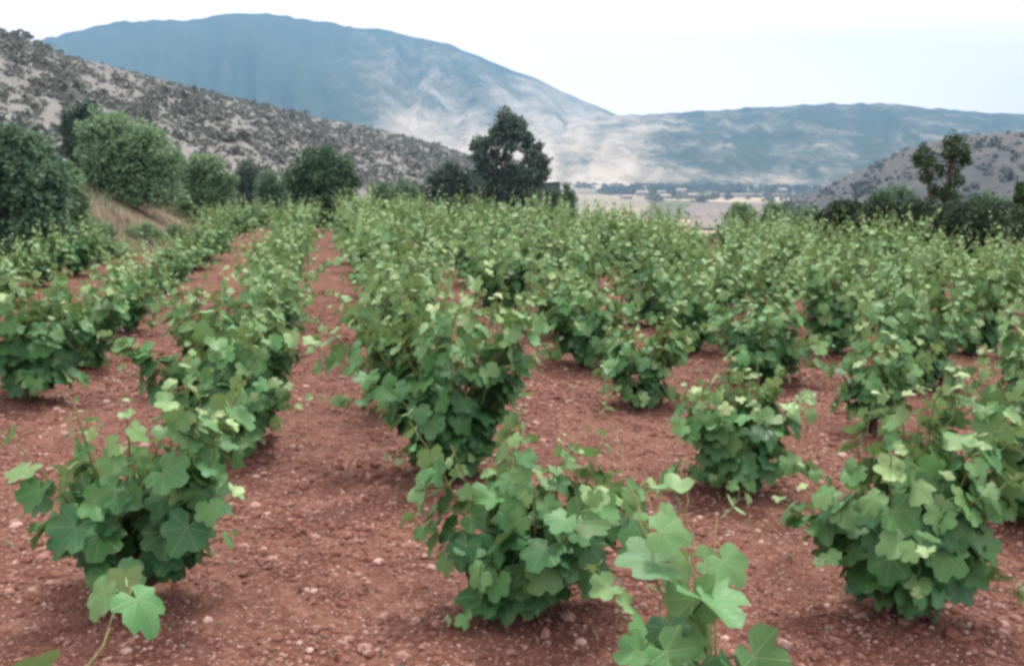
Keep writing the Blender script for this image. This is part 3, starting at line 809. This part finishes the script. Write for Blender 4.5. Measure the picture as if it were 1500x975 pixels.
def vine_plan(seed, height=.8, spread=.36, n=13, lean=(0, 0), extra=(), dens=1.0, big=0.135, up=0.5, spikes=6, tone=.02, skirt=.42, face=None, amax=1.0):
    """stems as paths, leaves as matrices, all in metres round the foot of the vine"""
    g = random.Random(seed)
    th = g.uniform(.07, .12)
    lx, ly = lean[0]+g.gauss(0, .10), lean[1]+g.gauss(0, .10)
    trunk = [[(0, 0, -.10), (g.uniform(-.02, .02), g.uniform(-.02, .02), th*.5), (lx*.15+g.uniform(-.03, .03), ly*.15, th)]]
    tr_r = [[.050, .042, .046]]
    heads = []
    na = g.randint(3, 5); a0 = g.uniform(0, 6.28)
    for i in range(na):
        an = a0+i*6.28/na+g.uniform(-.3, .3); r = g.uniform(.07, .13)
        h = (math.cos(an)*r+lx*.2, math.sin(an)*r+ly*.2, th+g.uniform(.05, .12))
        trunk.append([(lx*.15, ly*.15, th-.02), (h[0]*.6, h[1]*.6, th+.02), h]); tr_r.append([.036, .030, .024]); heads.append((h, an))
    shoots = []
    specs = []
    for i in range(n):
        h, an = heads[i % na]
        az = an+g.uniform(-.75, .75) if i % 3 else g.uniform(0, 6.28)
        e = g.random()
        el = math.radians(20+62*(e**(1-up*.6)))
        ln = (height-h[2])/max(.35, math.sin(el)) if el > .9 else spread/math.cos(el)*g.uniform(.75, 1.1)
        ln = min(ln, height*1.1)*(g.uniform(.5, .85) if g.random() < .45 else g.uniform(.85, 1.28))
        specs.append((h, az, el, max(.18, ln), 0.10 if el > .9 else .35, 1.0))
    for i in range(int(n*skirt)):              # low skirt hiding the trunk
        h, an = heads[i % na]
        specs.append(((h[0]*.7, h[1]*.7, h[2]-.07), i*6.28*.381+g.uniform(-.5, .5), math.radians(g.uniform(-8, 25)), spread*g.uniform(.45, .95), .5, 1.0))
    for i in range(spikes):                         # a few young shoots standing over the rest
        h, an = heads[g.randrange(na)]
        specs.append((h, g.uniform(0, 6.28), math.radians(g.uniform(54, 86)), (height-h[2])*g.uniform(1.05, 1.45), .06, .74))
    for (h, az, el, ln, drp, lsz) in specs:
        d = Vector((math.cos(az)*math.cos(el)+lx*.5, math.sin(az)*math.cos(el)+ly*.5, math.sin(el))).normalized()
        P = [Vector(h)]; k = max(5, int(ln/.055)); st = ln/k
        for j in range(k):
            d = (d+Vector((g.gauss(0, .07), g.gauss(0, .07), -drp*(j/k)*.22+g.gauss(0, .04)))).normalized()
            q = P[-1]+d*st
            if q.z < .06: q.z = .06
            P.append(q)
        shoots.append((P, lsz))
    for (dx, dy, z, bow, sz) in extra:              # long stray shoots the photograph shows singly
        h = min(heads, key=lambda q: (q[0][0]-dx)**2+(q[0][1]-dy)**2)[0]
        A, B = Vector(h), Vector((dx, dy, z)); mid = (A+B)/2+Vector((0, 0, bow))
        ln = (A-B).length; k = max(5, int(ln/.055)); P = []
        for j in range(k+1):
            t = j/k; P.append(A*(1-t)**2+mid*2*t*(1-t)+B*t*t+Vector((g.gauss(0, .008), g.gauss(0, .008), 0)))
        shoots.append((P, sz))
    out = []
    for P, sz in shoots:
        k = len(P)-1; lv = []
        side = g.choice((-1, 1)); thin = g.choice((.62, .85, 1.0, 1.0, 1.1))
        for j in range(k+1):
            t = j/k
            rep = 1 + (1 if g.random() < .42*dens*(1-t) else 0)
            for r in range(rep):
                if g.random() > dens*thin: continue
                tdir = (P[min(j+1, k)]-P[max(j-1, 0)]).normalized()
                outv = Vector((P[j].x-lx*.2, P[j].y-ly*.2, 0))
                if outv.length < .03: outv = Vector((g.gauss(0, 1), g.gauss(0, 1), 0))
                outv.normalize()
                if face: outv = (outv*.35+Vector(face)).normalized()
                sv = tdir.cross(Vector((0, 0, 1)));
                if sv.length < .2: sv = Vector((-outv.y, outv.x, 0))
                sv.normalize(); side = -side
                yd = (outv*g.uniform(.3, 1.0)+sv*side*g.uniform(.2, 1.0)+Vector((0, 0, g.uniform(-.25, .75)))+Vector((g.gauss(0, .3), g.gauss(0, .3), 0)))
                if t > .93: yd = tdir+Vector((g.gauss(0, .4), g.gauss(0, .4), g.gauss(0, .3)))
                yd.normalize()
                size = big*(1.05 - .35*abs(t-.35) if t < .6 else 1.0-1.45*(t-.57))*g.uniform(.72, 1.15)*sz
                size = max(size, .034)
                zd = (Vector((0, 0, 1.0))+outv*.4+Vector((g.gauss(0, .5), g.gauss(0, .5), 0)))
                xd = yd.cross(zd).normalized(); zd = xd.cross(yd)
                m = Matrix((xd, yd, zd)).transposed().to_4x4()
                pos = P[j]+Vector((g.gauss(0, .01), g.gauss(0, .01), 0))
                reach = pos + yd*size*.8
                if reach.z < .05: pos.z += .06
                m = Matrix.Translation(pos) @ m @ Matrix.Diagonal((size/.95,)*3+(1,))
                age = tone + t**2.2*.8 + max(0, (P[j].z-.35)/.7)*.28 + g.gauss(0, .10)
                if g.random() < .05: age += .35
                ai = min(NAGE-1, max(0, int(min(age, amax)*NAGE)))
                lv.append((ai, g.randrange(NSH), m))
        out.append((P, lv))
    return trunk, tr_r, out

def shoot_tube(P):
    k = len(P)
    return tube([tuple(p) for p in P], [0.0055-0.0035*i/(k-1) for i in range(k)], 5)

def trunk_mesh(trunk, rad):
    J = Join()
    for p, r in zip(trunk, rad): J.add(*tube(p, r, 8))
    return J.mesh('trunk')

def vine_full(loc, plan, label, rz=0.0):
    t = link('grapevine', None, label=label, cat='grapevine', group='bush vines planted in rows')
    t.location = loc
    t.rotation_euler = (0, 0, rz)
    trunk, rad, shoots = plan
    link('trunk', trunk_mesh(trunk, rad), t, M_TRUNK)
    for P, lv in shoots:
        J = Join(); J.add(*shoot_tube(P))
        s = link('shoot', J.mesh('shoot'), t, M_CANE)
        for ai, si, m in lv:
            o = bpy.data.objects.new('leaf', LEAF[ai, si][0]); COL.objects.link(o)
            o.parent = s; o.matrix_basis = m
    return t

PROTO = []
def vine_proto(seed, **kw):
    trunk, rad, shoots = vine_plan(seed, **kw)
    J = Join(); Vs, Fs, Ag, Rn, Lc, off = [], [], [], [], [], 0
    g = random.Random(seed+9)
    for P, lv in shoots:
        J.add(*shoot_tube(P))
        for ai, si, m in lv:
            _, v, f, l = LEAF[ai, si]
            M = np.array(m); w = v@M[:3, :3].T+M[:3, 3]
            Vs.append(w); Fs.append(f+off); off += len(v)
            Ag.append(np.full(len(v), ai/(NAGE-1))); Rn.append(np.full(len(v), g.random())); Lc.append(l)
    fm = np_mesh('foliage', np.concatenate(Vs), np.concatenate(Fs), {'age': np.concatenate(Ag), 'rnd': np.concatenate(Rn), 'lc': np.concatenate(Lc)})
    fm.materials.append(M_LEAF)
    sm = J.mesh('shoots'); sm.materials.append(M_CANE)
    tm = trunk_mesh(trunk, rad); tm.materials.append(M_TRUNK)
    return tm, sm, fm
for k in range(12):
    PROTO.append(vine_proto(300+k, height=R_.uniform(.82, 1.0), spread=R_.uniform(.52, .68), n=R_.randint(17, 21), up=.75, big=.125, spikes=8, tone=.14, amax=.70))

def vine_copy(loc, k, s, rz, label):
    t = link('grapevine', None, label=label, cat='grapevine', group='bush vines planted in rows')
    t.location = loc; t.scale = (s, s, s*R_.uniform(.92, 1.08)); t.rotation_euler = (0, 0, rz)
    tm, sm, fm = PROTO[k]
    link('trunk', tm, t)
    link('shoots', sm, t)
    f = link('foliage', fm, t); f['kind'] = 'stuff'

# vines the photograph shows singly, at their surveyed places: key (row, place)
HERO = {
    (0, 0): dict(p=(-.66, 2.02), height=.26, spread=.2, n=1, spikes=0, skirt=0, dens=.38, face=(0, -1, .2), tone=-.08, extra=[(.10, .72, .44, .12, 1.7)], label='nearest vine of the bed beside the path, only its leaf tips entering the frame'),
    (0, 1): dict(p=(-.70, 3.60), height=.72, spread=.33, n=18, big=.150, dens=1.0, skirt=.3, label='low dense round vine standing alone before the open red path'),
    (0, 2): dict(p=(-.58, 5.58), height=.80, spread=.46, n=19, extra=[(-.62, -.10, .68, .15, 1.1), (-.50, .05, .62, .1, 1.0), (-.22, .1, .93, .05, .8), (.30, 0, .80, .05, 1)], label='wide vine with upright arms just behind the low dense round vine'),
    (1, 0): dict(p=(.78, 1.72), height=.45, spread=.26, n=4, spikes=0, skirt=0, dens=.62, big=.142, tone=.0, face=(0, -1.1, .2), extra=[(.19, .90, .82, .06, 1.25), (.0, 1.05, .96, .08, .9), (.26, .80, .66, .06, 1.35), (.03, .62, .52, .08, 1.4), (.19, .80, .54, .06, 1.45), (.10, .9, .72, .06, 1.2), (-.12, .6, .6, .06, 1.0)], label='cropped foreground vine sending big pale leaves up over the frame bottom'),
    (1, 1): dict(p=(.70, 3.42), height=.60, spread=.38, n=18, big=.150, dens=1.0, skirt=.35, extra=[(.42, .05, .42, .1, 1.1), (.36, -.18, .52, .1, 1.1), (.50, .12, .28, .1, 1.1), (.30, .1, .62, .08, 1.0)], label='low dark vine in front of the tall central vine'),
    (1, 2): dict(p=(.56, 5.05), height=.96, spread=.44, n=23, big=.145, up=.9, dens=1.0, skirt=.35, spikes=8, extra=[(-.66, -.05, .46, .10, .75), (.12, 0, 1.02, 0, .9), (-.06, 0, 1.0, 0, .9), (.40, 0, .55, .1, .9)], label='tall central vine with one thin shoot reaching over the path'),
    (2, 0): dict(p=(2.0, 1.75), height=.40, spread=.30, n=6, spikes=1, face=(0, -1, .2), label='cropped low vine with few leaves at the bottom frame edge'),
    (2, 1): dict(p=(2.08, 3.24), height=.74, spread=.40, n=20, big=.150, dens=1.05, skirt=.45, lean=(.15, 0), extra=[(-.44, .1, .42, .05, 1.1), (-.36, .1, .34, .05, 1.1), (.42, 0, .72, .1, 1.1), (.30, .1, .85, .1, 1)], label='big dark vine with black hollow beneath and an arm stretched sideways'),
    (2, 2): dict(p=(2.09, 4.80), height=.55, spread=.54, n=19, big=.135, tone=.14, spikes=9, skirt=.5, extra=[(-.30, -.15, .36, .1, 1.1), (.42, 0, .42, .1, 1)], label='low spreading pale vine behind the big dark vine with the hollow'),
    (2, 3): dict(p=(2.11, 6.66), height=.58, spread=.42, n=15, big=.13, spikes=7, tone=.12, extra=[(-.33, -.1, .22, .1, 1.2), (-.28, -.2, .35, .1, 1)], label='short vine with two round leaves hanging out over bare soil'),
    (3, 0): dict(p=(3.40, 4.10), height=.75, spread=.42, n=14, big=.15, extra=[(-.45, .05, .66, .1, 1.1), (-.50, -.1, .5, .1, 1.1)], label='vine cut by the frame side, big leaves overlapping the big dark vine'),
    (3, 1): dict(p=(3.48, 5.88), height=.66, spread=.28, n=15, big=.12, up=.9, tone=.18, label='slim upright pale vine on open soil with a dark base'),
    (3, 2): dict(p=(3.52, 7.48), height=.70, spread=.58, n=19, big=.13, label='broad dark leaved vine behind the slim upright pale vine'),
    (-1, 0): dict(p=(-1.96, 6.85), height=.76, spread=.42, n=15, big=.145, dens=1.1, label='dark vine cut by the frame side with black hollow beneath'),
    (-1, 1): dict(p=(-1.93, 8.05), height=.70, spread=.42, n=14, big=.135, label='vine with shiny pale leaf tips just behind the cut dark vine'),
}
ORD = ['', 'first', 'second', 'third', 'fourth', 'fifth', 'sixth', 'seventh', 'eighth', 'ninth', 'tenth', 'eleventh', 'twelfth', 'thirteenth', 'fourteenth', 'fifteenth', 'sixteenth', 'seventeenth', 'eighteenth']
XROW = lambda r: -.65+1.37*r if r != 1 else .66
STEP = 1.5
def seen(x, y, z):
    q = np.array([x, y, z-EYE]); d = q@VF
    return d > .5 and -75 < CX+FPX*(q@VR)/d < 1575 and CY-FPX*(q@VU)/d < 1010
def gz(x, y): return float(G(x, y))
FULL_R = 9.3
nleaf = 0
for r in range(-2, 13):
    lst = [(k, h) for (rr_, k), h in HERO.items() if rr_ == r]
    lst.sort(key=lambda q: q[0])
    row = []
    for k, h in lst: row.append((h['p'][0], h['p'][1], h))
    ylast = row[-1][1] if row else 1.0+R_.uniform(0, 1.2)
    xr = XROW(r)
    yend = 26.5 - 0.55*max(0, xr-2) - 0.2*max(0, -xr)
    y0 = {-2: 11.6}.get(r)
    y = (y0 if y0 else ylast+STEP*R_.uniform(.94, 1.06))
    while y < yend:
        if R_.random() > 0.03:
            row.append((xr+R_.gauss(0, .07)+.0*y, y, None))
        y += STEP*R_.uniform(.93, 1.07)
    place_no = 0
    side = ('row left of the bare main path', 1-r) if r <= 0 else ('row right of the bare main path', r)
    for (x, y, h) in row:
        if r <= -2: x -= 0.02*(y-9)
        if not h and not seen(x, y, .45): continue
        if x < -4.7 or x > 12.3 or (r == -2 and y > 16.5): continue
        place_no += 1
        if h: lab = h['label']
        elif place_no <= 9: lab = 'leafy vine, %s from the front in the %s %s' % (ORD[place_no], ORD[side[1]], side[0])
        else: lab = 'far vine towards the back end of the %s %s' % (ORD[side[1]], side[0])
        loc = (x, y, gz(x, y))
        if h or math.hypot(x, y) < FULL_R:
            kw = {k: v for k, v in (h or {}).items() if k not in ('p', 'label')}
            if not h: kw = dict(height=R_.uniform(.66, .84), spread=R_.uniform(.36, .46), n=R_.randint(13, 16), up=.6, big=.13, spikes=7, tone=.10) if r < 1 else dict(height=R_.uniform(.74, .92), spread=R_.uniform(.48, .62), n=R_.randint(16, 19), up=.7, big=.13, spikes=8, tone=.08, amax=.8)
            plan = vine_plan(5000+r*97+place_no, **kw)
            vine_full(loc, plan, lab)
        else:
            vine_copy(loc, R_.randrange(12), R_.uniform(.88, 1.12)*(.80 if r == 0 else .72 if r < 0 else 1), R_.uniform(0, 6.28), lab)

# ------------------------------------------------------------------ loose stones, gravel, clods, dry grass
def rock(g, flat=.6):
    # small faceted pebble: 12 vertices of a jittered icosahedron
    p = (1+5**.5)/2
    V = np.array([(-1, p, 0), (1, p, 0), (-1, -p, 0), (1, -p, 0), (0, -1, p), (0, 1, p), (0, -1, -p), (0, 1, -p), (p, 0, -1), (p, 0, 1), (-p, 0, -1), (-p, 0, 1)])/1.9
    V = V*(1+g.uniform(-.22, .22, (12, 1)))*np.array([1, g.uniform(.65, 1), flat*g.uniform(.7, 1.2)])
    return V
ICO = np.array([(0, 11, 5), (0, 5, 1), (0, 1, 7), (0, 7, 10), (0, 10, 11), (1, 5, 9), (5, 11, 4), (11, 10, 2), (10, 7, 6), (7, 1, 8), (3, 9, 4), (3, 4, 2), (3, 2, 6), (3, 6, 8), (3, 8, 9), (4, 9, 5), (2, 4, 11), (6, 2, 10), (8, 6, 7), (9, 8, 1)])
g = np.random.default_rng(909)
BANK = [rock(g) for _ in range(24)]
N = 30000
ang = g.uniform(-24, 44, N*2); rad = 2.0+ (g.random(N*2)**1.5)*11.0
gx, gy = np.sin(np.radians(ang))*rad, np.cos(np.radians(ang))*rad
keep = (fbm(gx*2.2, gy*2.2, 61, 3)+g.normal(0, .12, len(gx)) > .47)
gx, gy = gx[keep][:N], gy[keep][:N]
n = len(gx)
sz = np.clip(g.lognormal(-4.80, .50, n), .0035, .026)*(0.8+rad[keep][:N]/11)
zz = G(gx, gy)
Vs = np.zeros((n, 12, 3)); rot = g.uniform(0, 6.28, n)
for k in range(24):
    m = np.arange(n) % 24 == k
    v = BANK[k][None]*sz[m][:, None, None]
    c, s = np.cos(rot[m])[:, None], np.sin(rot[m])[:, None]
    Vs[m, :, 0] = v[..., 0]*c-v[..., 1]*s+gx[m][:, None]
    Vs[m, :, 1] = v[..., 0]*s+v[..., 1]*c+gy[m][:, None]
    Vs[m, :, 2] = v[..., 2]+(zz[m]+sz[m]*.12)[:, None]
Fs = (ICO[None]+(np.arange(n)*12)[:, None, None]).reshape(-1, 3)
rn = np.clip(g.beta(1.2, 1.7, n), 0, 1)
link('gravel', np_mesh('gravel', Vs.reshape(-1, 3), Fs, {'rnd': np.repeat(rn, 12)}, False), mat=M_STONE, kind='stuff', label='small stones and clods scattered on the red soil', cat='gravel')

OCT = np.array([(0, 2, 4), (2, 1, 4), (1, 3, 4), (3, 0, 4), (2, 0, 5), (1, 2, 5), (3, 1, 5), (0, 3, 5)])
n = 60000
ang = g.uniform(-24, 44, n); rad = 2.0+(g.random(n)**1.4)*9.0
gx, gy = np.sin(np.radians(ang))*rad, np.cos(np.radians(ang))*rad
sz = np.clip(g.lognormal(-5.35, .35, n), .003, .010)*(0.8+rad/9)
base = np.array([(1, 0, 0), (-1, 0, 0), (0, 1, 0), (0, -1, 0), (0, 0, .7), (0, 0, -.7)])
V = base[None]*sz[:, None, None]*g.uniform(.6, 1.3, (n, 6, 1))
a = g.uniform(0, 6.28, n)[:, None]
V = np.stack([V[..., 0]*np.cos(a)-V[..., 1]*np.sin(a)+gx[:, None], V[..., 0]*np.sin(a)+V[..., 1]*np.cos(a)+gy[:, None], V[..., 2]+(G(gx, gy)+sz*.2)[:, None]], -1)
link('grit', np_mesh('grit', V.reshape(-1, 3), (OCT[None]+(np.arange(n)*6)[:, None, None]).reshape(-1, 3), {'rnd': np.repeat(np.clip(g.beta(1.6, 1.1, n), 0, 1), 6)}, False),
     mat=M_STONE, kind='stuff', label='fine pinkish grit covering the red soil', cat='gravel')

STONES = [((832, 905), .035, .80, 'pale grey stone beside the foot of the low dark central vine'), ((800, 930), .03, .70, 'greyish stone just before the foot of the low dark central vine'),
          ((852, 940), .026, .95, 'pinkish white pebble before the low dark central vine'), ((305, 910), .024, 1.0, 'white pebble on the path by the low dense round vine'),
          ((1150, 945), .034, .9, 'whitish stone on the soil before the big dark hollow vine'), ((510, 935), .022, .85, 'small pale stone in the middle of the near path'),
          ((425, 770), .028, .72, 'grey stone half way along the open path'), ((95, 640), .03, .8, 'pale stone on the soil beyond the low dense round vine'),
          ((245, 452), .05, .95, 'pale flat stone lying between the rows behind the wide vine'), ((1062, 935), .022, .95, 'white pebble between cropped foreground vine and big dark vine')]
for k, ((px, py), s, tone, lab) in enumerate(STONES):
    d = VF+VR*(px-CX)/FPX-VU*(py-CY)/FPX
    t_ = -EYE/(d[2]+.04*d[0]); x, y = d[0]*t_, d[1]*t_
    V = rock(g, .7)*s
    me = np_mesh('stone', V, ICO, {'rnd': np.full(12, tone)}, False)
    o = link('stone', me, mat=M_STONE, label=lab, cat='stone', group='larger loose stones on the soil'); o.location = (x, y, gz(x, y)+s*.18); o.rotation_euler = (0, 0, k*1.3)

def grass(name, cx, cy, n, hmin, hmax, mat, seed, label):
    g = np.random.default_rng(seed)
    h = g.uniform(hmin, hmax, n); a = g.uniform(0, 6.28, n); w = h*.018+.0012
    z = G(cx, cy)
    le = g.normal(0, .35, (n, 2))
    b = np.stack([cx, cy, z-.01], 1); sx = np.stack([np.cos(a)*w, np.sin(a)*w, 0*w], 1)
    md = b+np.stack([le[:, 0]*h*.35, le[:, 1]*h*.35, h*.6], 1); tp = b+np.stack([le[:, 0]*h, le[:, 1]*h, h*.95], 1)
    V = np.stack([b-sx, b+sx, md+sx*.8, md-sx*.8, tp], 1).reshape(-1, 3)
    k = np.arange(n)*5
    Fc = np.concatenate([np.stack([k, k+1, k+2], 1), np.stack([k, k+2, k+3], 1), np.stack([k+3, k+2, k+4], 1)])
    link(name, np_mesh(name, V, Fc, {'rnd': np.repeat(np.clip(g.normal(.5, .3, n), 0, 1), 5)}, False), mat=mat, kind='stuff', label=label, cat='grass')
g = np.random.default_rng(515)
n = 34000
cx, cy = g.uniform(-12, -2.8, n), g.uniform(12, 30, n)
k = (fbm(cx*.8, cy*.8, 71, 3)+g.normal(0, .08, n) > .45) & (cx < -4.9+1.9*sstep(12, 20, cy))
grass('dry_grass', cx[k], cy[k], k.sum(), .05, .26, M_DRY, 1, 'dry straw coloured grass on the bank between bushes and vines')
cx, cy = g.uniform(-12, -2.8, 22000), g.uniform(11, 30, 22000)
k = (fbm(cx*.6, cy*.6, 83, 3) > .47) & (cx < -4.8+1.9*sstep(12, 20, cy))
grass('green_grass', cx[k], cy[k], k.sum(), .06, .30, M_BUSH_L, 2, 'tufts of green weeds among the dry grass of the bank')
cx, cy = g.uniform(9, 22, 9000), g.uniform(16, 30, 9000)
k = (cy > 27-.75*(cx-9))
grass('dry_grass', cx[k], cy[k], k.sum(), .10, .4, M_DRY, 3, 'dry grass strip along the foot of the hedge')

cx, cy = g.uniform(-3.5, 9, 7000), g.uniform(2.2, 12, 7000)
k = fbm(cx*.9, cy*.9, 95, 3)+g.normal(0, .04, 7000) > .60
grass('weeds', cx[k], cy[k], k.sum(), .015, .06, M_BUSH_L, 4, 'sparse low weeds sprouting between the vines')
n = 2600
cx, cy = g.uniform(-3.5, 8, n), g.uniform(2.2, 11, n)
P = np.stack([cx, cy, G(cx, cy)+.012], 1); D_ = g.normal(0, 1, (n, 3)); D_[:, 2] *= .15
V, Fc, r = leaf_cloud(P, D_, g.uniform(.02, .06, n), 5, 0.0, aspect=.3)
link('litter', np_mesh('litter', V, Fc, {'rnd': r}, False), mat=M_DRY, kind='stuff', label='dry leaf and straw litter on the red soil', cat='litter')

# ------------------------------------------------------------------ haze over the valley
hz = bpy.data.materials.new('haze'); hz.use_nodes = True
ht = hz.node_tree; ht.nodes.clear()
ho = ht.nodes.new('ShaderNodeOutputMaterial'); pv = ht.nodes.new('ShaderNodeVolumePrincipled')
pv.inputs['Color'].default_value = (0.165, 0.345, 0.540, 1)
pv.inputs['Density'].default_value = 0.00026
pv.inputs['Anisotropy'].default_value = 0.0
ht.links.new(pv.outputs['Volume'], ho.inputs['Volume'])
S, zb, zt = 4700.0, -45.0, 620.0
V = [(x, y, z) for z in (zb, zt) for x, y in ((-S, -S), (S, -S), (S, S), (-S, S))]
Fc = [(3, 2, 1, 0), (4, 5, 6, 7), (0, 1, 5, 4), (1, 2, 6, 5), (2, 3, 7, 6), (3, 0, 4, 7)]
link('haze', np_mesh('haze', V, Fc, smooth=False), mat=hz, kind='stuff', label='pale blue haze over the valley', cat='haze')
